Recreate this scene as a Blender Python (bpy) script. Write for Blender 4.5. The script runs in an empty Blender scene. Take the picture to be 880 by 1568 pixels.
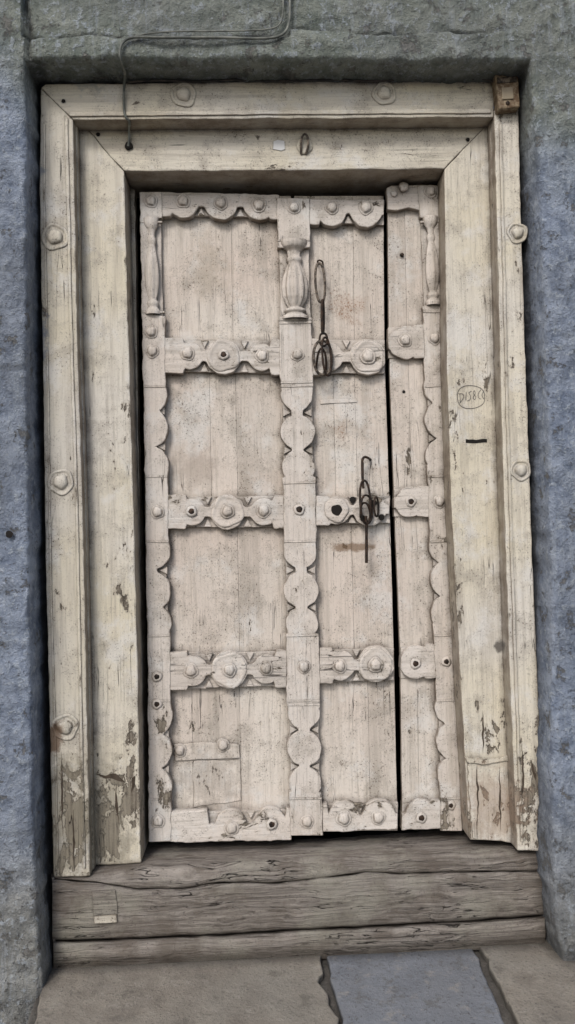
import bpy, bmesh, math, random
from mathutils import Vector, noise, Matrix
random.seed(7)
S=bpy.context.scene
# ---------------------------------------------------------------- camera
FPX=1132.0
yaw=math.radians(2.6); pit=math.radians(1.8); rol=math.radians(1.4)
f=Vector((math.sin(yaw)*math.cos(pit),math.cos(yaw)*math.cos(pit),math.sin(pit)))
r0=Vector((math.cos(yaw),-math.sin(yaw),0)); u0=r0.cross(f)
R=math.cos(rol)*r0-math.sin(rol)*u0
U=math.sin(rol)*r0+math.cos(rol)*u0
def ray(px,py): return f+(px-440)/FPX*R-(py-784)/FPX*U
CY=-2.3
_d=ray(450,1462); CZ=-(_d.z*(0.03-CY)/_d.y)
C=Vector((0,CY,CZ))
def W(px,py,d):
    v=ray(px,py); return C+v*((d-CY)/v.y)
def G(px,py,z=0.0):
    v=ray(px,py); return C+v*((z-CZ)/v.z)
cam=bpy.data.cameras.new("camera"); co=bpy.data.objects.new("camera",cam); S.collection.objects.link(co)
m=Matrix((R,U,-f)).transposed().to_4x4(); m.translation=C; co.matrix_world=m
cam.sensor_fit='VERTICAL'; cam.sensor_height=36; cam.lens=FPX/1568*36; cam.clip_end=1000; cam.clip_start=.05
S.camera=co
PX=2.45/FPX
# ---------------------------------------------------------------- nodes helper
class M:
    def __init__(s,name,rough=.8):
        s.m=bpy.data.materials.new(name); s.m.use_nodes=True; s.t=s.m.node_tree; s.n=s.t.nodes; s.l=s.t.links
        s.b=s.n['Principled BSDF']; s.b.inputs['Roughness'].default_value=rough
        s.b.inputs['Specular IOR Level'].default_value=.3
        s.tc=s.n.new('ShaderNodeTexCoord').outputs['Object']
    def set(s,sock,v):
        if isinstance(v,bpy.types.NodeSocket): s.l.new(v,sock)
        elif v is not None:
            if isinstance(v,tuple) and len(v)==3 and sock.type=='RGBA': v=v+(1,)
            sock.default_value=v
    def map(s,sc,vec=None,loc=(0,0,0)):
        n=s.n.new('ShaderNodeMapping'); s.l.new(vec or s.tc,n.inputs[0]); n.inputs['Scale'].default_value=sc; n.inputs['Location'].default_value=loc
        return n.outputs[0]
    def noise(s,scale,detail=5,rough=.55,dist=0,vec=None,sc=None,loc=(0,0,0)):
        n=s.n.new('ShaderNodeTexNoise'); v=vec or s.tc
        if sc or loc!=(0,0,0): v=s.map(sc or (1,1,1),v,loc)
        s.l.new(v,n.inputs['Vector']); n.inputs['Scale'].default_value=scale; n.inputs['Detail'].default_value=detail
        n.inputs['Roughness'].default_value=rough; n.inputs['Distortion'].default_value=dist
        return n.outputs['Fac']
    def ma(s,op,a,b=0.0,c=None,clamp=False):
        n=s.n.new('ShaderNodeMath'); n.operation=op; n.use_clamp=clamp
        s.set(n.inputs[0],a); s.set(n.inputs[1],b)
        if c is not None: s.set(n.inputs[2],c)
        return n.outputs[0]
    def rg(s,v,a,b,lo=0.0,hi=1.0,smooth=False):
        n=s.n.new('ShaderNodeMapRange'); n.clamp=True
        if smooth: n.interpolation_type='SMOOTHSTEP'
        s.set(n.inputs[0],v); n.inputs[1].default_value=a; n.inputs[2].default_value=b; n.inputs[3].default_value=lo; n.inputs[4].default_value=hi
        return n.outputs[0]
    def mix(s,fac,a,b,mode='MIX'):
        n=s.n.new('ShaderNodeMix'); n.data_type='RGBA'; n.blend_type=mode
        s.set(n.inputs[0],fac); s.set(n.inputs[6],a); s.set(n.inputs[7],b)
        return n.outputs[2]
    def xyz(s,o=None):
        n=s.n.new('ShaderNodeSeparateXYZ'); s.l.new(o or s.tc,n.inputs[0]); return n.outputs
    def spot(s,p,rx,rz,nz,amt=.5,ns=2.4):
        mp=s.map((1/rx,0,1/rz),None,(-p.x/rx,0,-p.z/rz)); L=s.n.new('ShaderNodeVectorMath'); L.operation='LENGTH'; s.l.new(mp,L.inputs[0])
        d=s.ma('MULTIPLY_ADD',nz,ns,L.outputs['Value'])
        return s.rg(d,.5+ns*.5,1.1+ns*.5,amt,0)
    def ao(s,dist):
        n=s.n.new('ShaderNodeAmbientOcclusion'); n.samples=3; n.inputs['Distance'].default_value=dist
        return n.outputs['AO']
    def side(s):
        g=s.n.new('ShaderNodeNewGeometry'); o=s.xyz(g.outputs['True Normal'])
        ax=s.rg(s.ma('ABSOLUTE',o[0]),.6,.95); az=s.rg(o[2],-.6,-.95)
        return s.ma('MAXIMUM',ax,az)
    def edge(s,rad):
        n=s.n.new('ShaderNodeBevel'); n.samples=2; n.inputs['Radius'].default_value=rad
        g=s.n.new('ShaderNodeNewGeometry'); v=s.n.new('ShaderNodeVectorMath'); v.operation='DOT_PRODUCT'
        s.l.new(n.outputs[0],v.inputs[0]); s.l.new(g.outputs['Normal'],v.inputs[1])
        return s.rg(v.outputs['Value'],.985,.8,0,1)
    def bump(s,h,dist=.002,st=1.0,prev=None):
        n=s.n.new('ShaderNodeBump'); s.set(n.inputs['Height'],h); n.inputs['Distance'].default_value=dist; n.inputs['Strength'].default_value=st
        if prev: s.l.new(prev,n.inputs['Normal'])
        return n.outputs[0]
    def out(s,col,nrm=None,rough=None):
        s.set(s.b.inputs['Base Color'],col)
        if nrm: s.l.new(nrm,s.b.inputs['Normal'])
        if rough is not None: s.set(s.b.inputs['Roughness'],rough)
        return s.m

def paint(name,grain,cA,cB,wear=0.0,stains=(),worn=(),specks=1.0,crackle=0.0,useedge=True):
    k=M(name,.78)
    def st(a,b): return (a,a,b) if grain=='v' else (b,a,a)
    z=k.xyz()[2]
    low=k.noise(2.6,2); mid=k.noise(11,6,.68)
    streak=k.noise(1,4,.7,sc=st(125,6)); streak2=k.noise(1,4,.65,sc=st(30,1.6),loc=(3,1,2))
    cr=k.noise(1,3,.6,.2,sc=st(20,.8),loc=(7,3,1))
    mask=k.noise(3.4,4,.6,loc=(9,9,9))
    crk=k.rg(k.ma('ABSOLUTE',k.ma('SUBTRACT',cr,.5)),.0008,.0035,1,0)
    crk=k.ma('MULTIPLY',crk,k.rg(mask,.53,.60))
    col=k.mix(k.rg(low,.35,.65),cA,cB)
    oi=k.n.new('ShaderNodeObjectInfo').outputs['Random']
    col=k.mix(1.0,col,k.mix(oi,(.90,.895,.89),(1.03,1.03,1.03)),'MULTIPLY')
    col=k.mix(k.rg(streak,.5,.28,0,.42),col,(.27,.24,.20))
    col=k.mix(k.rg(streak2,.50,.72,0,.60),col,(.37,.335,.285))
    col=k.mix(k.rg(mid,.50,.67,0,.55),col,(.34,.31,.265))
    col=k.mix(k.rg(k.noise(6,6,.7,loc=(4,8,2)),.53,.63,0,.55),col,(.74,.735,.71))
    fine=k.noise(190,3,.75)
    sp=k.ma('MULTIPLY',k.rg(fine,.575,.65),k.rg(mid,.42,.60,.18,1.0*specks))
    col=k.mix(sp,col,(.12,.095,.075))
    if crackle:
        cw=k.noise(30,5,.65,1.2,loc=(6,2,2)); vv=k.rg(k.ma('ABSOLUTE',k.ma('SUBTRACT',cw,.5)),.0,.012,1,0)
        vm=k.ma('MULTIPLY',vv,k.rg(mask,.40,.52,crackle,.05)); col=k.mix(vm,col,(.17,.135,.105))
    side_shade=k.side(); col=k.mix(k.ma('MULTIPLY',side_shade,k.rg(mid,.3,.65,.5,.85)),col,(.17,.13,.095))  # brown shade painted into the colour of sideways and downward faces
    grime_shade=k.rg(k.ao(.022),.40,.90,.90,0); grime_shade=k.ma('MULTIPLY',grime_shade,k.rg(mid,.36,.58,.35,1.0))  # crevice grime, plus shade around bosses and recesses painted in via occlusion
    col=k.mix(grime_shade,col,(.065,.05,.038))
    ch0=k.noise(17,6,.72,.3,sc=(1,1,.5) if grain=='v' else (.5,1,1))
    ch0=k.ma('ADD',ch0,k.rg(z,.10,.80,.05+wear,wear))
    nn=k.noise(22,4,.7,loc=(2,2,2))
    for (px,py,rx,ry,a) in worn:
        ch0=k.ma('ADD',ch0,k.spot(W(px,py,.12),rx*PX,ry*PX,nn,a,1.5))
    ch=ch0
    if useedge: ch=k.ma('ADD',ch0,k.ma('MULTIPLY',k.edge(.006),.16))
    chm=k.rg(ch,.655,.663); halo=k.rg(ch,.60,.657,0,.6)
    wood=k.mix(k.rg(streak,.35,.62),(.085,.068,.052),(.31,.275,.22))
    wood=k.mix(k.rg(fine,.5,.7,0,.4),wood,(.40,.37,.31))
    col=k.mix(halo,col,(.42,.37,.30))
    col=k.mix(chm,col,wood)
    rim=k.ma('MULTIPLY',k.rg(ch,.645,.655),k.rg(ch,.680,.665)); col=k.mix(k.ma('MULTIPLY',rim,.7),col,(.055,.043,.034))
    for (px,py,rx,ry,c,a) in stains:
        s_=k.spot(W(px,py,.15),rx*PX,ry*PX,nn,abs(a),3.0)
        if a<0: s_=k.ma('MULTIPLY',s_,k.rg(fine,.50,.60,.25,1.0))
        col=k.mix(s_,col,c)
    col=k.mix(k.ma('MULTIPLY',crk,.9),col,(.035,.027,.02))
    h=k.ma('MULTIPLY_ADD',streak,.45,k.ma('MULTIPLY',mid,1.2))
    h=k.ma('SUBTRACT',h,k.ma('MULTIPLY',k.rg(ch0,.645,.668),.5)); h=k.ma('SUBTRACT',h,k.ma('MULTIPLY',crk,.8))
    return k.out(col,k.bump(h,.005,1.0),.78)

CRE=(.72,.67,.535); CRE2=(.73,.70,.63); PAL=(.73,.685,.63); PAL2=(.68,.615,.55)
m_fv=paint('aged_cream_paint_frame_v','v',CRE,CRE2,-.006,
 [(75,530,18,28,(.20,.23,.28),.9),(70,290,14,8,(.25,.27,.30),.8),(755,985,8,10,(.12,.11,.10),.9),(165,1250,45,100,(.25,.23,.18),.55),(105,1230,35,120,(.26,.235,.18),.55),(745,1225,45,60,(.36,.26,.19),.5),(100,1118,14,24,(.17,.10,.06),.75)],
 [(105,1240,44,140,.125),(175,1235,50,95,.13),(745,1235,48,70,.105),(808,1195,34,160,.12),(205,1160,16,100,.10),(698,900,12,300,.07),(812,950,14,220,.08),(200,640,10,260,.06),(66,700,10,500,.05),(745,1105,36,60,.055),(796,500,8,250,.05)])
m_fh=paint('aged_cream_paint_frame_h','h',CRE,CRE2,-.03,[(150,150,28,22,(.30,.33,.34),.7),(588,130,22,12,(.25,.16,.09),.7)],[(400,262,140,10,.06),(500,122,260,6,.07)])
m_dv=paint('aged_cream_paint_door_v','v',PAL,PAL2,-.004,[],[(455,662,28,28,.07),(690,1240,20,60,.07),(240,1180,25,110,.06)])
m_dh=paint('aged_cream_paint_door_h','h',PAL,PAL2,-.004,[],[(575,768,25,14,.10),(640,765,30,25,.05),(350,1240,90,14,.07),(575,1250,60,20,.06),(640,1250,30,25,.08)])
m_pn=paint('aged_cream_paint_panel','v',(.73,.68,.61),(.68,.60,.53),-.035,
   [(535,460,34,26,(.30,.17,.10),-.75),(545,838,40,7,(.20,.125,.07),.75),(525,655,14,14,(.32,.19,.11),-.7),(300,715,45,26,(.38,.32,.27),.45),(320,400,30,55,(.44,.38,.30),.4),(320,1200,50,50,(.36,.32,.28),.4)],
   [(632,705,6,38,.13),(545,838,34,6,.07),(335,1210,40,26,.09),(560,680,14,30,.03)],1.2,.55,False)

# worn grey timber
k=M('weathered_grey_wood',.85)
warp=k.noise(3,3,sc=(1,1,3)); 
v=k.n.new('ShaderNodeVectorMath'); v.operation='ADD'; k.l.new(k.tc,v.inputs[0])
cc=k.n.new('ShaderNodeCombineXYZ'); k.l.new(k.ma('MULTIPLY',warp,.07),cc.inputs[2]); k.l.new(k.ma('MULTIPLY',warp,.07),cc.inputs[1]); k.l.new(cc.outputs[0],v.inputs[1])
g1=k.noise(1,6,.75,sc=(3,130,130),vec=v.outputs[0]); g2=k.noise(1,4,.6,sc=(1.2,38,38),vec=v.outputs[0])
mid=k.noise(9,6,.68)
col=k.mix(k.rg(g1,.36,.62),(.08,.068,.059),(.33,.30,.265)); col=k.mix(k.rg(g2,.48,.68,0,.6),col,(.39,.36,.325))
col=k.mix(k.rg(mid,.47,.62,0,.65),col,(.14,.118,.097)); col=k.mix(k.rg(k.noise(4,5,.65,loc=(3,3,3)),.5,.62,0,.5),col,(.36,.35,.29))
col=k.mix(k.rg(k.noise(190,3,.7),.58,.68,0,.6),col,(.06,.052,.045))
crk=k.rg(k.ma('ABSOLUTE',k.ma('SUBTRACT',k.noise(1,4,.6,sc=(1.0,22,22),vec=v.outputs[0],loc=(1,5,2)),.5)),.001,.006,1,0)
crk=k.ma('MULTIPLY',crk,k.rg(k.noise(3,3,loc=(2,9,9)),.47,.55))
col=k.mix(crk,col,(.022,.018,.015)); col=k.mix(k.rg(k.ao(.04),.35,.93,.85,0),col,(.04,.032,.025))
m_wood=k.out(col,k.bump(k.ma('SUBTRACT',k.ma('ADD',k.ma('MULTIPLY',g1,1.2),k.ma('MULTIPLY',g2,.9)),k.ma('MULTIPLY',crk,1.3)),.005,1.0))

# blue-grey limewash masonry
k=M('blue_grey_limewash_stone',.92); x=k.xyz()
low=k.noise(2,4); mid=k.noise(13,7,.70); fine=k.noise(85,4,.8); f2=k.noise(38,5,.75,loc=(5,5,1))
blue=k.mix(k.rg(mid,.38,.62),(.185,.23,.315),(.40,.465,.58)); grn=k.mix(k.rg(mid,.38,.62),(.17,.20,.175),(.33,.36,.32))
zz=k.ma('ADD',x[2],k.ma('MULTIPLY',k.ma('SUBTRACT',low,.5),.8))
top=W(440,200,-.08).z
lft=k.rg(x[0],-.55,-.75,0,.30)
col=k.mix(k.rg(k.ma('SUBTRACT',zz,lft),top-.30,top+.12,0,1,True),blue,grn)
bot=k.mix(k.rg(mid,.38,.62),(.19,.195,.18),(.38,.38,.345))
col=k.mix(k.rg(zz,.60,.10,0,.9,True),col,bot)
col=k.mix(k.rg(k.noise(1,5,.7,sc=(40,40,5),loc=(3,3,3)),.52,.68,0,.45),col,(.48,.54,.61))
col=k.mix(k.rg(f2,.56,.61,0,.6),col,(.50,.56,.63))
pk=k.noise(11,8,.78,loc=(1,2,8)); pm=k.rg(pk,.575,.60,0,.8)
col=k.mix(pm,col,(.20,.195,.18))
col=k.mix(k.rg(fine,.59,.66,0,.8),col,(.09,.09,.095))
col=k.mix(k.rg(low,.47,.62,0,.35),col,(.20,.21,.215))
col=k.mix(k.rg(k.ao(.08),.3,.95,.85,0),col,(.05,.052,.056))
h=k.ma('ADD',k.ma('MULTIPLY',mid,2.2),k.ma('MULTIPLY',fine,.8)); h=k.ma('ADD',h,k.ma('MULTIPLY',f2,1.4)); h=k.ma('SUBTRACT',h,k.rg(pk,.575,.60,0,.5))
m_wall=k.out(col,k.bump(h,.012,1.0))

def stone(name,a,b,c):
    k=M(name,.85); mid=k.noise(8,7,.72); fine=k.noise(110,4,.75); big=k.noise(2.5,3)
    col=k.mix(k.rg(mid,.35,.65),a,b); col=k.mix(k.rg(big,.45,.65,0,.6),col,c)
    col=k.mix(k.rg(fine,.57,.66,0,.7),col,(.07,.065,.06))
    col=k.mix(k.rg(k.noise(16,6,.78,loc=(3,1,1)),.56,.64,0,.45),col,(.40,.375,.33))
    col=k.mix(k.rg(k.noise(12,6,.78,loc=(8,1,4)),.55,.64,0,.5),col,(.12,.11,.095))
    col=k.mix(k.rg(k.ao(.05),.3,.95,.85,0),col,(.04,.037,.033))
    return k.out(col,k.bump(k.ma('ADD',mid,k.ma('MULTIPLY',fine,.4)),.012,1.0))
m_s1=stone('brown_paving_stone',(.21,.188,.16),(.35,.32,.27),(.28,.268,.235))
m_s2=stone('blue_grey_paving_stone',(.18,.195,.22),(.26,.28,.31),(.22,.23,.245))
m_s3=stone('street_stone',(.12,.11,.10),(.20,.19,.17),(.16,.15,.14))
k=M('dark_iron',.6); k.b.inputs['Metallic'].default_value=.4
m_iron=k.out(k.mix(k.rg(k.noise(60,5,.7),.42,.62),(.018,.016,.015),(.075,.048,.034)),k.bump(k.noise(150,4),.001,.7))
k=M('painted_iron',.6)
m_piron=k.out(k.mix(k.rg(k.noise(70,5,.7),.42,.55),(.20,.165,.13),(.045,.036,.03)),k.bump(k.noise(150,4),.001,.7))
k=M('dark_void',.95); m_dark=k.out(k.mix(k.noise(5),(.010,.009,.008),(.025,.022,.02)))
k=M('rotten_wood',.95); m_rot=k.out(k.mix(k.noise(60,4),(.02,.016,.012),(.13,.10,.075)))
k=M('grey_cable_sheath',.6); m_cab=k.out(k.mix(k.rg(k.noise(25,4),.4,.6),(.10,.11,.10),(.24,.25,.22)))
k=M('black_cable_sheath',.6); m_cabk=k.out(k.mix(k.rg(k.noise(25,4),.4,.6),(.03,.03,.03),(.09,.08,.07)))
k=M('rusty_box',.6); m_rust=k.out(k.mix(k.rg(k.noise(45,6,.7),.42,.58),(.13,.085,.05),(.31,.25,.17)),k.bump(k.noise(90,4),.002,.7))
k=M('box_glass',.2); m_glass=k.out(k.mix(k.noise(30),(.20,.15,.09),(.42,.37,.27)))
k=M('ink',.7); m_ink=k.out(k.mix(k.noise(80),(.02,.02,.025),(.14,.14,.145)))
k=M('white_paper_scrap',.7); m_wht=k.out(k.mix(k.noise(60,5),(.60,.62,.62),(.78,.79,.79)))

# ---------------------------------------------------------------- mesh helpers
def empty(name):
    o=bpy.data.objects.new(name,None); S.collection.objects.link(o); return o
def add(name,verts,faces,mat,parent,smooth=False,bev=0,seg=2,ang=32):
    me=bpy.data.meshes.new(name); me.from_pydata([tuple(v) for v in verts],[],faces); 
    bm=bmesh.new(); bm.from_mesh(me); bmesh.ops.recalc_face_normals(bm,faces=bm.faces); bm.to_mesh(me); bm.free()
    if smooth:
        for p in me.polygons: p.use_smooth=True
    me.materials.append(mat); o=bpy.data.objects.new(name,me); S.collection.objects.link(o)
    if parent: o.parent=parent
    if bev:
        b=o.modifiers.new('bevel','BEVEL'); b.width=bev; b.segments=seg; b.limit_method='ANGLE'; b.angle_limit=math.radians(ang)
    return o
def nz(v,s): return noise.noise(Vector((v[0]*s+11.3,v[1]*s-4.1,3.7)))
def resample(pts,step):
    out=[]
    n=len(pts)
    for i in range(n):
        a=pts[i]; b=pts[(i+1)%n]; L=math.hypot(b[0]-a[0],b[1]-a[1]); c=max(1,int(L/step))
        for j in range(c):
            t=j/c; out.append((a[0]+(b[0]-a[0])*t,a[1]+(b[1]-a[1])*t))
    return out
def prism(name,pts,d,th,mat,parent,bev=.0025,jit=.8,step=14,lo=1.2):
    if step: pts=resample(pts,step)
    q=[]
    for p in pts:
        jx=(nz(p,.03)*lo+nz((p[1],p[0]),.11))*jit; jy=(nz((p[0]+50,p[1]),.03)*lo+nz((p[1]+90,p[0]),.11))*jit
        q.append((p[0]+jx,p[1]+jy))
    n=len(q); fr=[W(a,b,d) for a,b in q]; bk=[v+Vector((0,th,0)) for v in fr]
    faces=[list(range(n)),list(range(2*n-1,n-1,-1))]+[[i,(i+1)%n,n+(i+1)%n,n+i] for i in range(n)]
    return add(name,fr+bk,faces,mat,parent,bev=bev)
def lathe(name,px,py,d,prof,mat,parent,n=24,sq=0):
    c=W(px,py,d); v=[];F=[]
    for r,h in prof:
        for i in range(n):
            a=2*math.pi*i/n; rr=r*PX*(1+.05*math.sin(3*a+px)+.04*math.sin(5*a+py))
            v.append(c+Vector((math.cos(a)*rr,-h,math.sin(a)*rr)))
    for j in range(len(prof)-1):
        for i in range(n): F.append([j*n+i,j*n+(i+1)%n,(j+1)*n+(i+1)%n,(j+1)*n+i])
    F.append([ (len(prof)-1)*n+i for i in range(n)])
    return add(name,v,F,mat,parent,smooth=True)
def boss(px,py,d,parent,r=9,mat=None,h=.0075):
    s=r/9
    lathe('nail_boss',px,py,d,[(12*s,-.002),(12*s,.0015),(10.5*s,.0028),(9.0*s,.0014),(8.4*s,.0035),(6.8*s,.004+h*.6),(4*s,.004+h*.9),(1.2*s,.004+h)],mat or m_dv,parent)
def hole(px,py,d,parent,r=5):
    lathe('nail_hole',px,py,d,[(r+4,-.002),(r+4,.002),(r+1,.0035),(r,.0036)],m_dv,parent)
    lathe('nail_head',px,py,d,[(r,.0037),(r*.6,.0052),(1,.0056)],m_iron,parent)
def tube(name,pts,r,mat,parent,cyc=False,smooth=True):
    cu=bpy.data.curves.new(name,'CURVE'); cu.dimensions='3D'; cu.bevel_depth=r; cu.bevel_resolution=3; cu.use_fill_caps=True
    sp=cu.splines.new('NURBS' if smooth else 'POLY'); sp.points.add(len(pts)-1)
    for i,p in enumerate(pts): sp.points[i].co=(p[0],p[1],p[2],1)
    if smooth: sp.order_u=3; sp.use_endpoint_u=not cyc
    sp.use_cyclic_u=cyc; cu.resolution_u=6
    cu.materials.append(mat); o=bpy.data.objects.new(name,cu); S.collection.objects.link(o); o.parent=parent; return o
def link(name,cx,cy,hw,hh,d,r,mat,parent,tilt=0,yaw_=0):
    c=W(cx,cy,d); P=[]
    for i in range(24):
        a=2*math.pi*i/24; sx=abs(math.cos(a))**.8*math.copysign(1,math.cos(a)); x=sx*hw*PX; z=math.sin(a)*hh*PX
        x2=x*math.cos(tilt)-z*math.sin(tilt); z2=x*math.sin(tilt)+z*math.cos(tilt)
        P.append(c+Vector((x2*math.cos(yaw_),x2*math.sin(yaw_),z2)))
    return tube(name,P,r,mat,parent,cyc=True)
def lerp(pts,t):
    if t<=pts[0][0]: return pts[0][1]
    for (a,b),(c,e) in zip(pts,pts[1:]):
        if t<=c: return b+(e-b)*(t-a)/(c-a)
    return pts[-1][1]

# ---------------------------------------------------------------- masonry wall
D0=-.08
wall=empty('stone_wall')
LE=[(38,92),(39,250),(40,400),(39,560),(43,800),(46,1000),(50,1250),(56,1400),(64,1490),(68,1560)]
RE=[(811,90),(820,180),(828,300),(836,500),(841,700),(845,900),(846,1100),(846,1300),(850,1400),(862,1470),(870,1540)]
def edgef(E):
    w=sorted([(W(a,b,D0).z,W(a,b,D0).x) for a,b in E]); return lambda z: lerp(w,z)
eL=edgef(LE); eR=edgef(RE)
zb=W(440,91,D0).z
def zpx(px,py): return W(px,py,D0).z
jl=[zpx(20,104),zpx(20,414),zpx(20,566),zpx(20,1278),zpx(20,1422),zpx(20,905)]
jr=[zpx(860,520),zpx(860,1210)]
xj=W(39,50,D0).x; z50=zpx(300,49); xr=W(812,60,D0).x; xmid=W(443,20,D0).x
def fb(x,z,s,o=4,sd=0): return noise.fractal(Vector((x*s+sd,sd*1.7,z*s)),.9,2.1,o)
def disp(x,z):
    d=fb(x,z,3.2,3)*.009+fb(x,z,16,4,5)*.0045+fb(x,z,55,3,9)*.0020
    if x<0 and z<zb+.02:
        for j in jl:
            d+=.008*math.exp(-((z-j-fb(x,z,9,2)*.008)/.004)**2)
    if x>0 and z<zb:
        for j in jr: d+=.003*math.exp(-((z-j-fb(x,z,9,2)*.008)/.006)**2)
    if z>zb-.03 and x<0: d+=.024*math.exp(-((x-xj-fb(x,z,7,3,2)*.015)/.005)**2)*(1 if z>zb-.0 else .3)
    zz=z50+fb(x,z,6,4,3)*.014-(.014 if x<xmid else -.004)
    if x>xj-.01:
        t=max(0,min(1,(z-zz)/.007)); fall=max(0,min(1,(xr-x)/.12))
        d+=.014*t*fall + .022*math.exp(-((z-zz-.003)/.004)**2)*fall*(.6+.7*fb(x,z,11,2,4))
    if x<xj: d+=-.004
    if x>0: d+=max(0,fb(x,z,9,5,21))*-.014
    return d
def frange(a,b,n): return [a+(b-a)*i/n for i in range(n)]
zs=frange(-.3,.0,4)+frange(0,zb,260)+frange(zb,zb+.28,44)+frange(zb+.28,3.6,10)+[3.6]
kb=4+260
ncL,ncM,ncR=46,200,50
def xs(z):
    l=eL(min(z,zb)); r=eR(min(z,zb)); row=[]
    row+=frange(-3.2,l-.25,8)
    row+=[l-.25*(1-(i/ncL))**1.2 for i in range(ncL)]
    a=len(row)
    row+=frange(l,r,ncM); b=len(row)
    row+=[r+.25*(i/ncR)**1.2 for i in range(ncR)]
    row+=frange(r+.25,3.4,8)+[3.4]
    return row,a,b
RR=.014
V=[];F=[];idx={}
rows=[xs(z) for z in zs]; a0=rows[0][1]; b0=rows[0][2]; nc=len(rows[0][0])
for j,z in enumerate(zs):
    xx=rows[j][0]; l=xx[a0]; r=xx[b0]
    for i,x in enumerate(xx):
        if z<zb-1e-6 and a0<i<b0: continue
        if z<zb: dist=(l-x) if x<=l else (x-r)
        else:
            dx=max(l-x,x-r,0); dist=math.hypot(dx,z-zb)
        rr=RR*(1+.9*fb(x,z,12,3,7))
        y=D0+disp(x,z)
        if dist<rr: y+=rr-math.sqrt(max(0,rr*rr-(rr-max(dist,0))**2))
        nx=x+(fb(x,z,25,4,13)*.005 if dist<.05 else 0)
        idx[(i,j)]=len(V); V.append((nx,y,z+ (fb(x,z,25,4,17)*.005 if (z>=zb and dist<.03) else 0)))
for j in range(len(zs)-1):
    for i in range(nc-1):
        q=[(i,j),(i+1,j),(i+1,j+1),(i,j+1)]
        if zs[j]<zb-1e-6 and a0<=i<b0: continue
        if all(p in idx for p in q): F.append([idx[p] for p in q])
loop=[idx[(a0,j)] for j in range(kb)]+[idx[(i,kb)] for i in range(a0,b0+1)]+[idx[(b0,j)] for j in range(kb-1,-1,-1)]
prev=loop; NS=14; YB=.16
for s in range(1,NS+1):
    cur=[]
    for n_,li in enumerate(loop):
        vx,vy,vz=V[li]; t=s/NS; y=vy+(YB-vy)*t
        nn=noise.fractal(Vector((vx*14,y*14,vz*14)),.9,2.1,4)*.005*min(1,s/2)
        if n_<kb: p=(vx+nn,y,vz)
        elif n_>=len(loop)-kb: p=(vx-nn-.006*t,y,vz)
        else: p=(vx,y,vz+nn)
        cur.append(len(V)); V.append(p)
    for n_ in range(len(loop)-1): F.append([prev[n_],prev[n_+1],cur[n_+1],cur[n_]])
    prev=cur
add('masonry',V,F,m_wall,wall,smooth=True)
lathe('drill_hole',14,818,D0-.012,[(5,0),(4,.0005)],m_dark,wall)
x0,x1,y0,y1,z0,z1=-1.25,1.25,.165,2.2,-.25,2.75
vv=[(x0,y0,z0),(x1,y0,z0),(x1,y0,z1),(x0,y0,z1),(x0,y1,z0),(x1,y1,z0),(x1,y1,z1),(x0,y1,z1)]
add('interior_room',vv,[[4,5,6,7],[0,1,5,4],[3,2,6,7],[0,3,7,4],[1,2,6,5]],m_dark,wall)

# ---------------------------------------------------------------- door frame
fr=empty('wooden_door_frame')
DO,DI,DD=.03,.095,.185
TH=.2
J=dict(bev=.004,jit=1.0,step=12,lo=.6)
prism('outer_jamb',[(62,134),(112,184),(118,500),(127,800),(133,1100),(136,1230),(138,1342),(82,1344),(77,1180),(76,1100),(70,900),(66,600),(60,300)],DO,TH,m_fv,fr,**J)
prism('outer_head',[(70,128),(400,124),(756,122),(756,179),(400,181),(112,183.5),(62,134)],DO+.001,TH,m_fh,fr,bev=.004,jit=1.0)
prism('outer_jamb',[(756,168),(794,166),(797,300),(803,500),(810,700),(815,850),(822,1000),(828,1150),(834,1304),(792,1302),(783,1100),(776,900),(768,650),(762,400),(757,190)],DO,TH,m_fv,fr,**J)
def strip(name,left,right,d,th,mat,bev=.002,jit=.5):
    prism(name,left+right[::-1],d,th,mat,fr,bev=bev,jit=jit)
strip('bead',[(98,175),(106,500),(115,800),(121,1100),(126,1330)],[(104,181),(111,500),(120,800),(126,1100),(131,1332)],DO-.004,.02,m_fv,.003)
prism('bead',[(104,171),(400,168),(752,166),(752,173),(400,175),(106,178)],DO-.004,.02,m_fh,fr,bev=.003,jit=.5)
strip('bead',[(764,188),(769,400),(775,650),(783,900),(790,1100),(797,1290)],[(769,188),(774,400),(780,650),(788,900),(795,1100),(802,1290)],DO-.004,.02,m_fv,.003)
strip('outer_bead',[(66,190),(66,300),(72,600),(76,900),(82,1100),(87,1330)],[(69,190),(69,300),(75,600),(79,900),(85,1100),(90,1330)],DO-.003,.02,m_fv,.002)
strip('cove_moulding',[(104,175),(112,500),(122,800),(128,1100),(134,1336)],[(118,189),(124,500),(133,800),(139,1100),(144,1334)],DO+.035,.1,m_fv,.006)
prism('cove_moulding',[(104,180),(756,176),(752,187),(400,189),(118,191)],DO+.036,.1,m_fh,fr,bev=.006,jit=.5)
strip('cove_moulding',[(750,180),(756,400),(763,650),(771,900),(779,1100),(788,1296)],[(770,180),(772,400),(778,650),(786,900),(793,1100),(800,1296)],DO+.035,.1,m_fv,.006)
prism('inner_jamb',[(112,190),(135,199),(190,263),(196,500),(205,800),(210,1000),(216,1322),(140,1326),(130,1000),(120,600)],DI,TH,m_fv,fr,**J)
prism('inner_head',[(134,188),(760,184),(745,192),(680,258),(400,261),(190,262),(134,198)],DI+.0015,TH,m_fh,fr,bev=.004,jit=1.0)
prism('inner_jamb',[(745,191),(765,186),(775,600),(790,1000),(795,1290),(719,1286),(708,1100),(700,950),(692,800),(685,600),(680,259)],DI,TH,m_fv,fr,**J)
prism('rebate_stop',[(190,280),(206,290),(212,700),(218,1000),(223,1300),(205,1300),(195,700)],DD+.03,.05,m_fv,fr,bev=.003)
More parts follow.
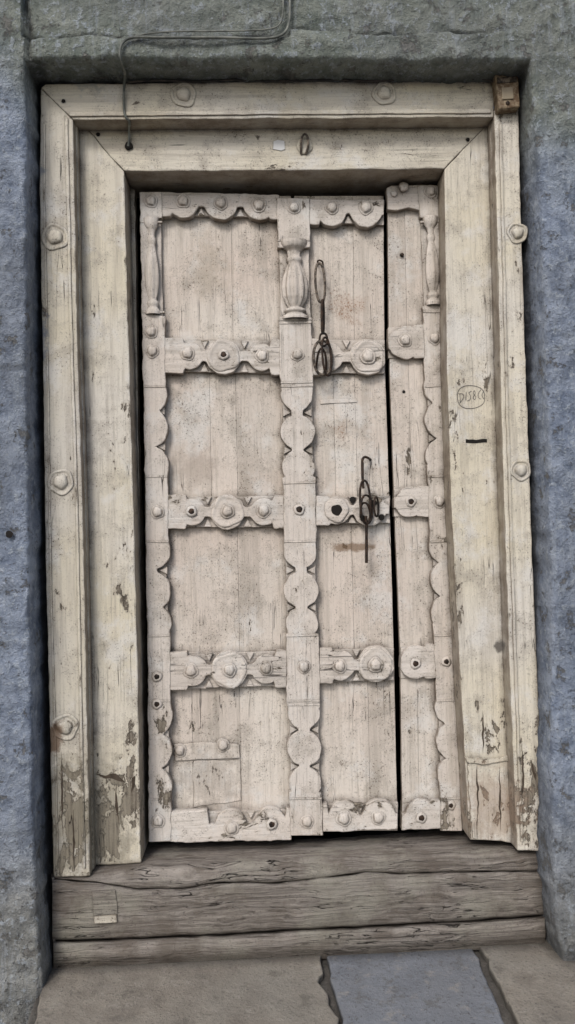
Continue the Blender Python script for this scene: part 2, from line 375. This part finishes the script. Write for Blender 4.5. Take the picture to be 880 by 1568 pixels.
prism('repair_patch',[(717,1166),(784,1160),(790,1290),(722,1284)],DI-.006,.02,m_fv,fr,bev=.002,jit=2.5,step=8)
prism('repair_patch',[(712,1160),(740,1163),(785,1157),(787,1164),(740,1171),(716,1168)],DI-.012,.02,m_fv,fr,bev=.002,jit=2.2,step=6)
prism('bolt_slot',[(712,672),(745,673),(745,678),(713,678)],DI-.0008,.004,m_dark,fr,bev=0,jit=1.5,step=5)
for g_ in [[(146,1184),(160,1186),(176,1186),(188,1192),(192,1197),(178,1194),(160,1190)],[(178,1200),(181,1230),(180,1262),(177,1230)],[(200,1192),(206,1188),(206,1200),(201,1215)]]:
    prism('rot_split',g_,DI-.0008,.004,m_rot,fr,bev=0,jit=2.2,step=3)
for g_ in [[(94,1150),(96,1210),(95,1280),(93,1215)],[(112,1240),(114,1290),(113,1330),(111,1285)],[(800,1140),(802,1190),(800,1250),(799,1190)],[(815,1165),(821,1188),(819,1196),(814,1180)]]:
    prism('rot_split',g_,DO-.0008,.004,m_rot,fr,bev=0,jit=1.6,step=4)
for g_ in [[(739,1088),(741,1120),(740,1155),(738,1120)]]:
    prism('rot_split',g_,DI-.0008,.004,m_rot,fr,bev=0,jit=1.6,step=4)
for g_ in [[(731,1172),(733,1210),(732,1265),(730,1205)],[(765,1175),(767,1225),(766,1272),(764,1220)]]:
    prism('rot_split',g_,DI-.0068,.004,m_rot,fr,bev=0,jit=1.6,step=4)
def ringboss(px,py,mat,s=1):
    lathe('carriage_bolt',px,py,DO,[(20*s,-.002),(20*s,.0015),(18.5*s,.0035),(16*s,.003),(15*s,.0008),(11*s,.0008),(10.6*s,.004),(8*s,.009),(4.5*s,.0115),(1,.012)],mat,fr,n=32)
ringboss(281,145,m_fh,.95); ringboss(588,143,m_fh,.9); ringboss(84,363,m_fv); ringboss(792,357,m_fv,.8); ringboss(93,738,m_fv,.95); ringboss(797,720,m_fv,.8); ringboss(100,1113,m_fv,.95)
for px,py in [(97,155),(150,206),(716,214)]: lathe('nail_hole',px,py,DO if py<160 else DI,[(3,.0012),(2,.0014)],m_dark,fr)

sta=empty('iron_staple')
tube('loop',[W(461,236,.094),W(460,222,.082),W(462,209,.080),W(467,204,.082),W(472,211,.080),W(472,226,.082),W(468,236,.094)],.0036,m_piron,sta)
lathe('plate',466,224,DI,[(12,-.001),(12,.002),(9,.003)],m_fh,sta)
ps=empty('paper_scrap'); prism('scrap',[(418,217),(424,214),(435,216),(436,228),(430,231),(419,229)],DI-.0012,.002,m_wht,ps,bev=0,jit=1.2,step=4)
ink=empty('handwritten_mark')
def stroke(pp,r=.0007,cyc=False): tube('ink_stroke',[W(a,b,DI-.0008) for a,b in pp],r,m_ink,ink,cyc)
stroke([(720+22*math.cos(a/16*6.283)+2*math.sin(a),608+18*math.sin(a/16*6.283)) for a in range(16)],cyc=True)
for s_ in [[(704,603),(705,617)],[(702,603),(709,602),(711,609),(704,617)],[(714,600),(713,613)],[(722,599),(716,601),(721,606),(720,613),(715,614)],[(726,598),(723,602),(729,607),(727,613),(723,609),(729,602),(726,598)],[(736,597),(732,601),(732,610),(736,611)],[(741,599),(738,602),(738,608),(741,611)]]: stroke(s_,.0006)

# ---------------------------------------------------------------- threshold
th=empty('wooden_threshold')
back=[(80,1300),(228,1296),(480,1290),(720,1276),(835,1270)]
sh=[(80,1341),(140,1336),(220,1328),(400,1318),(560,1308),(720,1303),(835,1302)]
crk=[(80,1346),(150,1352),(210,1362),(280,1361),(340,1352),(430,1352),(520,1342),(560,1336),(620,1338),(700,1336),(835,1334)]
mid2=[(80,1440),(150,1439),(300,1433),(450,1424),(560,1419),(700,1411),(835,1402)]
bot=[(82,1476),(200,1472),(400,1462),(600,1450),(700,1444),(760,1441),(833,1437)]
def loft(name,rows,x0,x1,n,mat,amp=.0026):
    V=[];F=[]
    for j,(rw,d) in enumerate(rows):
        for i in range(n+1):
            x=x0+(x1-x0)*i/n; p=W(x,lerp(rw,x)+nz((x,j*40),.04)*2.0,d)
            a=noise.fractal(Vector((p.x*5,p.y*40,p.z*40)),.9,2.1,4)*amp
            V.append(p+Vector((0,-a,a)))
    for j in range(len(rows)-1):
        for i in range(n): F.append([j*(n+1)+i,j*(n+1)+i+1,(j+1)*(n+1)+i+1,(j+1)*(n+1)+i])
    return add(name,V,F,mat,th,smooth=True)
def mixr(a,b,t):
    return [(x,lerp(a,x)*(1-t)+lerp(b,x)*t) for x in range(80,840,20)]
off=lambda r,k_:[(x,y+k_) for x,y in r]
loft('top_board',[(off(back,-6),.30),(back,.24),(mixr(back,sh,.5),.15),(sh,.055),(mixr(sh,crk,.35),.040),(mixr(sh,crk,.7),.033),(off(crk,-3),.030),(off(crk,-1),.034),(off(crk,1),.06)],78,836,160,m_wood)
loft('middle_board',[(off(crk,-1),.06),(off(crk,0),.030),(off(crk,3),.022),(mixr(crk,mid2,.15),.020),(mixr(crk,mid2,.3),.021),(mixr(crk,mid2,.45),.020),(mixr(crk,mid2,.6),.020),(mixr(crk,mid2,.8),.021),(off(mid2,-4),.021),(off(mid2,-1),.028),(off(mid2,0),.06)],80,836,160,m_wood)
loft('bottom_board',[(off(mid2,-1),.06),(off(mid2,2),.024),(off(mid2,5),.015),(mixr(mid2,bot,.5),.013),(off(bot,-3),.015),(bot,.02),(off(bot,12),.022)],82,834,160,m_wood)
prism('end_grain_left',[(79,1344),(83,1344),(86,1476),(82,1476)],.026,.15,m_wood,th,bev=.001)
prism('end_grain_right',[(832,1334),(837,1334),(836,1436),(832,1438)],.026,.15,m_wood,th,bev=.001)
prism('inlay_patch',[(141,1366),(176,1364),(180,1400),(143,1402)],.017,.02,m_wood,th,bev=.001,jit=1)
prism('inlay_patch',[(142,1403),(178,1401),(179,1413),(144,1415)],.014,.02,m_fh,th,bev=.001,jit=1.5)

# ---------------------------------------------------------------- door
door=empty('carved_wooden_door')
def outline(axis,t0,t1,cf,H,blocks,circles,minh=8,side='both',step=2.5):
    n=int((t1-t0)/step); A=[];B=[]
    def h(t):
        r=minh
        for a,b in blocks:
            if a<=t<=b: r=max(r,H)
        for c,q in circles:
            if abs(t-c)<q:
                r=max(r,math.sqrt(q*q-(t-c)**2)-max(0,q-H-2))
        return r
    for i in range(n+1):
        t=t0+(t1-t0)*i/n; c=cf(t); hh=h(t)
        a=H if side=='pos' else hh; b=H if side=='neg' else hh
        if axis=='x': A.append((t,c-a)); B.append((t,c+b))
        else: A.append((c-a,t)); B.append((c+b,t))
    return A+B[::-1]
def lin(a,b):
    return lambda t: a[1]+(b[1]-a[1])*(t-a[0])/(b[0]-a[0])
def scal(name,axis,t0,t1,cf,H,blocks,circles,d,side='both',minh=8,back=True,mat=None):
    mat=mat or (m_dh if axis=='x' else m_dv)
    prism(name,outline(axis,t0,t1,cf,H,blocks,circles,minh,side),d,.04,mat,door,bev=.003,jit=1.3,step=0)
    if back:
        K=H-2
        if axis=='x': P=[(t0,cf(t0)-K),(t1,cf(t1)-K),(t1,cf(t1)+K),(t0,cf(t0)+K)]
        else: P=[(cf(t0)-K,t0),(cf(t0)+K,t0),(cf(t1)+K,t1),(cf(t1)-K,t1)]
        prism(name+'_backing',P,d+.017,.03,mat,door,bev=.002,jit=.8)
    cs=sorted(circles); sgs={'both':(-1,1),'pos':(1,),'neg':(-1,)}[side]
    for (c1,q1),(c2,q2) in zip(cs,cs[1:]):
        t=(c1+q1+c2-q2)/2
        if c2-q2-c1-q1>14: continue
        for sg in sgs:
            y=cf(t)+sg*(H-3)
            if axis=='x': P=[(t-6,y),(t+6,y),(t,y-sg*12)]
            else: P=[(y,t-6),(y,t+6),(y-sg*12,t)]
            prism('dart',P,d+.010,.01,mat,door,bev=.001,jit=.3,step=0)
def disc(px,py,r,d):
    lathe('rosette',px,py,d,[(r,-.004),(r,.001),(r-1.4,.0028),(r-4,.0028),(r-5.5,.0012),(r-9,.001)],m_dh,door,n=36)
dR=DD+.002
A1=lin((248,312),(424,317)); scal('rail','x',246,428,A1,19,[(246,262),(412,428)],[(280,23),(338,25),(396,23)],dR,'pos',2)
A2=lin((252,544),(428,547)); scal('rail','x',250,430,A2,27,[(250,280),(414,430)],[(290,21),(342,27),(400,21)],dR)
A3=lin((258,784),(433,783)); scal('rail','x',256,436,A3,26,[(256,284),(418,436)],[(294,21),(348,27),(404,21)],dR)
A4=lin((260,1028),(438,1024)); scal('rail','x',258,440,A4,29,[(258,286),(421,440)],[(295,23),(351,29),(408,23)],dR)
A5=lin((262,1267),(443,1262)); scal('rail','x',260,446,A5,24,[(260,318),(436,446)],[(354,25),(414,25)],dR,'neg',3)
B1=lin((475,324),(588,326)); scal('rail','x',473,588,B1,20,[(473,488)],[(508,23),(560,25)],dR,'pos',2)
B2=lin((477,546),(588,546)); scal('rail','x',475,589,B2,28,[(475,493)],[(503,22),(563,28)],dR)
B3=lin((485,782),(595,780)); scal('rail','x',483,597,B3,23,[(483,505)],[(516,22),(566,26)],dR)
B4=lin((490,1020),(602,1017)); scal('rail','x',488,603,B4,27,[(488,508)],[(521,23),(575,28)],dR)
B5=lin((495,1252),(608,1248)); scal('rail','x',493,609,B5,22,[(493,503)],[(526,24),(580,26)],dR,'neg',3)
dC=dR-.004
prism('rail',[(592,288),(600,284),(642,283),(643,322),(625,318),(607,322),(593,320)],dC,.03,m_dh,door)
C2=lin((594,525),(650,523)); scal('rail','x',594,652,C2,26,[(634,652)],[(620,26)],dC)
C3=lin((603,770),(657,767)); scal('rail','x',603,659,C3,24,[(640,659)],[(629,24)],dC)
C4=lin((613,1015),(667,1012)); scal('rail','x',613,669,C4,26,[(650,669)],[(637,25)],dC)
C5=lin((615,1250),(676,1247)); scal('rail','x',615,679,C5,22,[(660,679)],[(644,24)],dC,'neg',3)
Lc=lambda t:(lerp([(293,230.5),(520,235),(760,240),(1000,243),(1290,245)],t))
scal('stile_left','y',293,1290,Lc,17.5,[(293,335),(482,596),(722,836),(965,1092),(1215,1290)],[(604,30),(655,31),(712,30),(843,30),(905,31),(955,30),(1098,30),(1150,31),(1205,30)],DD,'pos',minh=0)
Cc=lambda t:(lerp([(303,448.5),(520,452.5),(760,458),(1000,463),(1280,469)],t))
scal('stile_middle','y',303,1280,Cc,25,[(303,380),(485,598),(730,838),(970,1084),(1214,1280)],[(604,25),(662,27),(715,25),(845,25),(903,27),(955,25),(1092,25),(1146,28),(1199,25)],DD,minh=9)
Rc=lambda t:(lerp([(285,656.5),(520,665),(760,672),(1000,681.5),(1272,691)],t))
scal('stile_right','y',283,1272,Rc,16.5,[(283,335),(466,584),(712,836),(955,1076),(1200,1272)],[(592,30),(643,31),(698,30),(836,30),(888,31),(940,30),(1082,30),(1135,31),(1188,30)],DD-.004,'neg',minh=0)
for y in (366,488,493,584,590,738,828,972,1072,1078,1222):
    prism('fillet',[(Cc(y)-25,y),(Cc(y)+25,y-1),(Cc(y)+25,y+2),(Cc(y)-25,y+3)],DD-.002,.01,m_dv,door,bev=.001,jit=.7)
for y in (338,476,590,728,828,972,1072,1222):
    prism('fillet',[(Rc(y)-16,y),(Rc(y)+16,y-1),(Rc(y)+16,y+2),(Rc(y)-16,y+3)],DD-.006,.01,m_dv,door,bev=.001,jit=.7)
    prism('fillet',[(Lc(y)-17,y),(Lc(y)+17,y),(Lc(y)+17,y+3),(Lc(y)-17,y+3)],DD-.002,.01,m_dv,door,bev=.001,jit=.7)
def baluster(cf,y0,y1,w,d,flutes=0):
    prof=[(0,1),(.04,1),(.08,.88),(.13,.5),(.19,.42),(.22,.58),(.25,.58),(.28,.46),(.36,.66),(.48,.9),(.6,1.0),(.72,.93),(.80,.7),(.85,.5),(.87,.78),(.90,.8),(.92,.6),(.95,.85),(.97,1),(1,1)]
    V=[];F=[];n=28
    for i in range(61):
        t=i/60; y=y0+(y1-y0)*t; hw=lerp(prof,t)*w; c=W(cf(y),y,d); 
        for j in range(n+1):
            a=math.pi*j/n; q=hw*PX*(1-(.14*(.5+.5*math.cos(a*2*flutes)) if flutes and .3<t<.84 else 0))
            V.append(c+Vector((-math.cos(a)*q,-math.sin(a)*q*.75,0)))
    m_=n+1
    for i in range(60):
        for j in range(n): F.append([i*m_+j,i*m_+j+1,(i+1)*m_+j+1,(i+1)*m_+j])
    add('baluster',V,F,m_dv,door,smooth=True)
baluster(Cc,370,490,22,DD+.012,5); baluster(Lc,335,482,12,DD+.006,3); baluster(Rc,333,468,12.5,DD+.002,3)
for px,py,r in [(342,545,25),(563,546,26),(348,783,25),(351,1026,27),(575,1018,26)]: disc(px,py,r,dR)
RD=[(348,783),(351,1026),(575,1018),(563,546)]
for px,py in [(280,308),(338,311),(396,314),(508,318),(560,318),(287,541),(401,545),(403,782),(348,783),(292,1027),(351,1026),(407,1023),(354,1268),(526,1253),(579,1252),(520,1020),(575,1018),(563,546)]:
    boss(px,py,dR-(.003 if (px,py) in RD else 0),door,random.uniform(8.3,9.4))
for px,py in [(342,543),(293,783),(416,1262)]: hole(px,py,dR-.003,door,4.5)
for px,py in [(231,308),(231,508),(233,538),(241,784),(242,1257),(450,318),(455,543),(465,1021),(470,1258)]: boss(px,py,DD,door,8)
hole(458,780,DD,door,5); hole(240,1036,DD,door,4); hole(240,1078,DD,door,4)
for px,py in [(620,521)]: boss(px,py,dC,door,8.5)
for px,py in [(629,768),(636,1016),(645,1252)]: hole(px,py,dC,door,4.5)
for px,py in [(659,293),(665,518),(673,768)]: boss(px,py,DD-.004,door,8)
hole(683,1013,DD-.004,door,4); hole(690,1233,DD-.004,door,3.5)
lathe('knob',617,288,dC,[(7,0),(7,.008),(8,.012),(6,.017),(2,.02)],m_dh,door)
lathe('knob_side',603,297,dC,[(5,0),(5,.005),(2,.007)],m_dh,door)
lathe('lock_hole_ring',515,781,dR,[(19,-.002),(19,.003),(16,.004),(8,.004)],m_dh,door,n=28)
lathe('lock_hole',515,781,dR,[(8.5,.0045),(7.5,.0046)],m_dark,door)
for px,py in [(572,770),(584,792),(556,794),(540,765)]: lathe('broken_hole',px,py,dR-.003,[(5,.0006),(4,.001)],m_dark,door,n=9)
ys=[300,545,783,1025,1272]
EA0=[(293,232),(1290,247)]; EA1=[(293,445),(1290,468)]; EB0=[(293,450),(1290,470)]; EB1=[(293,587),(520,588),(760,596),(1000,603),(1290,609)]
EC0=[(293,593),(520,595),(760,603),(1000,613),(1290,616)]; EC1=[(293,664),(1290,697)]
def panel(e0,e1,y0,y1,seams,d):
    yc=(y0+y1)/2; k0=(lerp(e0,yc)); k1=(lerp(e1,yc))
    S_=[0]+[(s-k0)/(k1-k0) for s in seams]+[1]
    for i in range(len(S_)-1):
        def X_(t,y): return lerp(e0,y)+(lerp(e1,y)-lerp(e0,y))*t
        g=.12
        P=[(X_(S_[i],y0)+g,y0),(X_(S_[i+1],y0)-g,y0),(X_(S_[i+1],yc)-g,yc),(X_(S_[i+1],y1)-g,y1),(X_(S_[i],y1)+g,y1),(X_(S_[i],yc)+g,yc)]
        prism('panel_plank',P,d+random.uniform(-.0008,.0008),.02,m_pn,door,bev=.0005,jit=.35)
PD=DD+.032
sA=[[355],[322,362],[365],[295,368]]; sB=[[541],[512,545],[540],[565]]; sC=[[621],[628],[],[640]]
for i in range(4):
    y0,y1=ys[i],ys[i+1]
    panel(EA0,EA1,y0,y1,sA[i],PD+.002*(i%2)); panel(EB0,EB1,y0,y1,sB[i],PD+.001); panel(EC0,EC1,y0-6,y1-4,sC[i],PD-.014)
prism('repair_batten',[(266,1141),(322,1136),(366,1139),(368,1160),(320,1163),(268,1166)],PD-.004,.01,m_pn,door,bev=.002,jit=1.4)
for px,py in [(275,1149),(341,1141)]: boss(px,py,PD-.004,door,8)
prism('patch_board',[(296,1166),(368,1163),(369,1226),(297,1236)],PD-.0015,.01,m_pn,door,bev=.001,jit=1.8,step=6)
prism('patch_strip',[(490,612),(546,610),(547,616),(491,619)],PD-.002,.01,m_pn,door,bev=.001)
lathe('peg',615,391,PD-.014,[(3,0),(3,.006),(1,.008)],m_iron,door)
lathe('keyhole',618,600,PD-.014,[(2.5,.0012),(1.5,.0015)],m_dark,door)

# ---------------------------------------------------------------- chains
c1=empty('iron_door_chain')
tube('staple',[W(487,404,PD),W(485,400,.185),W(490,398,.180),W(495,402,.185),W(494,406,PD)],.003,m_iron,c1)
link('long_link',490,433,7.5,31,.178,.0044,m_piron,c1,tilt=.03)
link('twist_link',494,485,3.5,27,.172,.0044,m_iron,c1,tilt=-.05,yaw_=1.0)
link('twist_link',495,520,6,10,.166,.0038,m_iron,c1)
link('hasp_ring',494,548,15,27,.168,.0046,m_piron,c1,yaw_=.2)
link('hasp_ring',500,546,8,30,.160,.0038,m_iron,c1,tilt=.06,yaw_=.5)
tube('staple',[W(484,565,.185),W(485,545,.160),W(492,530,.158),W(500,545,.160),W(499,566,.185)],.0036,m_iron,c1)
c2=empty('iron_door_chain')
tube('hook_nail',[W(567,704,PD),W(563,700,.185),W(555,700,.178),W(554,712,.178),W(555,735,.178)],.0044,m_iron,c2)
tube('bar',[W(555,708,.178),W(555,730,.175),W(556,748,.172)],.0046,m_iron,c2,smooth=False)
link('long_link',559,768,8,33,.168,.0038,m_iron,c2,tilt=.03)
link('ring',561,780,12,22,.160,.0038,m_iron,c2,yaw_=.6)
tube('pin_rod',[W(560,790,.160),W(561,805,.162),W(561,862,.172)],.0050,m_iron,c2,smooth=False)
link('ring',576,776,8,15,.164,.0034,m_iron,c2,yaw_=1.0)
tube('staple',[W(552,792,.185),W(551,775,.158),W(558,768,.156),W(566,776,.158),W(567,792,.185)],.0038,m_iron,c2)

# ---------------------------------------------------------------- cable + box
cb=empty('electric_cable')
dw=D0-.008
tube('sheath',[W(443,-40,dw),W(444,10,dw),W(443,38,dw-.004),(W(434,54,dw-.006)),W(410,60,dw-.004),W(330,57,dw-.004),W(250,58,dw-.005),W(205,56,dw-.004),W(188,62,dw-.006),W(182,80,dw-.01),(W(186,96,dw-.004)),W(192,112,-.03),W(190,128,.012),W(189,150,.022),W(190,178,.024),W(199,186,.03),(W(197,196,.08)),W(198,212,.088),W(196,224,.09)],.0040,m_cab,cb)
tube('sheath_upper',[W(433,-40,dw),W(434,10,dw),W(432,34,dw),W(418,46,dw-.002),W(330,48,dw),W(230,48,dw),W(197,58,dw-.004)],.0022,m_cab,cb)
lathe('cable_end',197,224,DI,[(6,0),(6,.004),(3,.006)],m_dark,cb)
tube('black_run',[W(195,126,.022),W(240,122,.02),W(300,126,.022),W(370,121,.02),W(430,125,.022),W(500,121,.02),W(570,125,.02),W(640,120,.022),(W(700,123,.02)),W(745,119,.02),W(760,128,.018)],.0026,m_cabk,cb)
bx=empty('electrical_box')
prism('case',[(758,113),(793,111),(796,163),(763,167)],-.005,.045,m_rust,bx,bev=.004,jit=.6)
prism('window',[(768,134),(785,133),(786,151),(769,152)],-.009,.01,m_glass,bx,bev=.001,jit=.3)
prism('cover_rim',[(761,118),(791,116),(792,125),(762,127)],-.009,.012,m_piron,bx,bev=.002,jit=.3)
lathe('screw',777,158,-.005,[(3,0),(3,.002),(1,.003)],m_iron,bx)

# ---------------------------------------------------------------- ground
def slab(name,pts,z,th_,mat,parent,bev=.006,jit=.004):
    P=resample([(p.x,p.y) for p in pts],.025); n=len(P); fr_=[]
    for x,y in P:
        fr_.append(Vector((x+(noise.noise(Vector((x*14,y*14,z)))+.5*noise.noise(Vector((x*45,y*45,z))))*jit,y+noise.noise(Vector((x*14+9,y*14,z)))*jit,z)))
    bk=[v-Vector((0,0,th_)) for v in fr_]
    return add(name,fr_+bk,[list(range(n)),list(range(2*n-1,n-1,-1))]+[[i,(i+1)%n,n+(i+1)%n,n+i] for i in range(n)],mat,parent,bev=bev)
st=empty('stone_doorstep')
def ext(p,q,y):
    t=(y-p.y)/(q.y-p.y); return p+(q-p)*t
YF=-.78; YK=.12
aL,bL=G(66,1482),G(54,1568); a1,b1=G(492,1462),G(514,1568); a1b,b1b=G(502,1462),G(524,1568)
a2,b2=G(722,1445),G(776,1568); a2b,b2b=G(733,1443),G(792,1568)
slab('slab_left',[ext(aL,bL,YK),ext(aL,bL,YF),ext(a1,b1,YF),b1,G(508,1530),G(488,1505),a1,ext(a1,b1,YK)],0.0,.1,m_s1,st,jit=.02)
slab('slab_middle',[ext(a1b,b1b,YK),G(505,1495),G(518,1535),b1b,ext(a1b,b1b,YF),ext(a2,b2,YF),b2,G(748,1505),a2,ext(a2,b2,YK)],-.004,.1,m_s2,st,jit=.008)
xr_=1.55
slab('slab_right',[ext(a2b,b2b,YK),G(762,1505),b2b,ext(a2b,b2b,YF),Vector((xr_,YF,0)),Vector((xr_,YK,0))],.002,.1,m_s1,st,jit=.012)
slab('bedding',[Vector((ext(aL,bL,YK).x+.01,YK,0)),Vector((bL.x+.01,YF+.01,0)),Vector((xr_-.01,YF+.01,0)),Vector((xr_-.01,YK,0))],-.022,.2,m_s3,st,jit=.003)
gr=add('street_ground',[(-150,-150,-.17),(150,-150,-.17),(150,150,-.17),(-150,150,-.17)],[[0,1,2,3]],m_s3,None)

# ---------------------------------------------------------------- light
sd=Vector((-.36,-.80,.80)).normalized()
w=bpy.data.worlds.new("World"); S.world=w; w.use_nodes=True; nt=w.node_tree
sk=nt.nodes.new('ShaderNodeTexSky'); sk.sky_type='NISHITA'; sk.sun_disc=False
sk.sun_elevation=math.asin(sd.z); sk.sun_rotation=math.atan2(sd.x,sd.y)%(2*math.pi); sk.dust_density=3.0; sk.ozone_density=1.0; sk.air_density=1.0
nt.links.new(sk.outputs[0],nt.nodes['Background'].inputs[0]); nt.nodes['Background'].inputs[1].default_value=.13
L=bpy.data.lights.new('sun','SUN'); L.energy=1.5; L.angle=math.radians(14); L.color=(1,.965,.93)
lo=bpy.data.objects.new('sun',L); S.collection.objects.link(lo); lo.rotation_euler=sd.to_track_quat('Z','Y').to_euler()
S.view_settings.view_transform='Standard'; S.view_settings.look='None'; S.view_settings.exposure=0
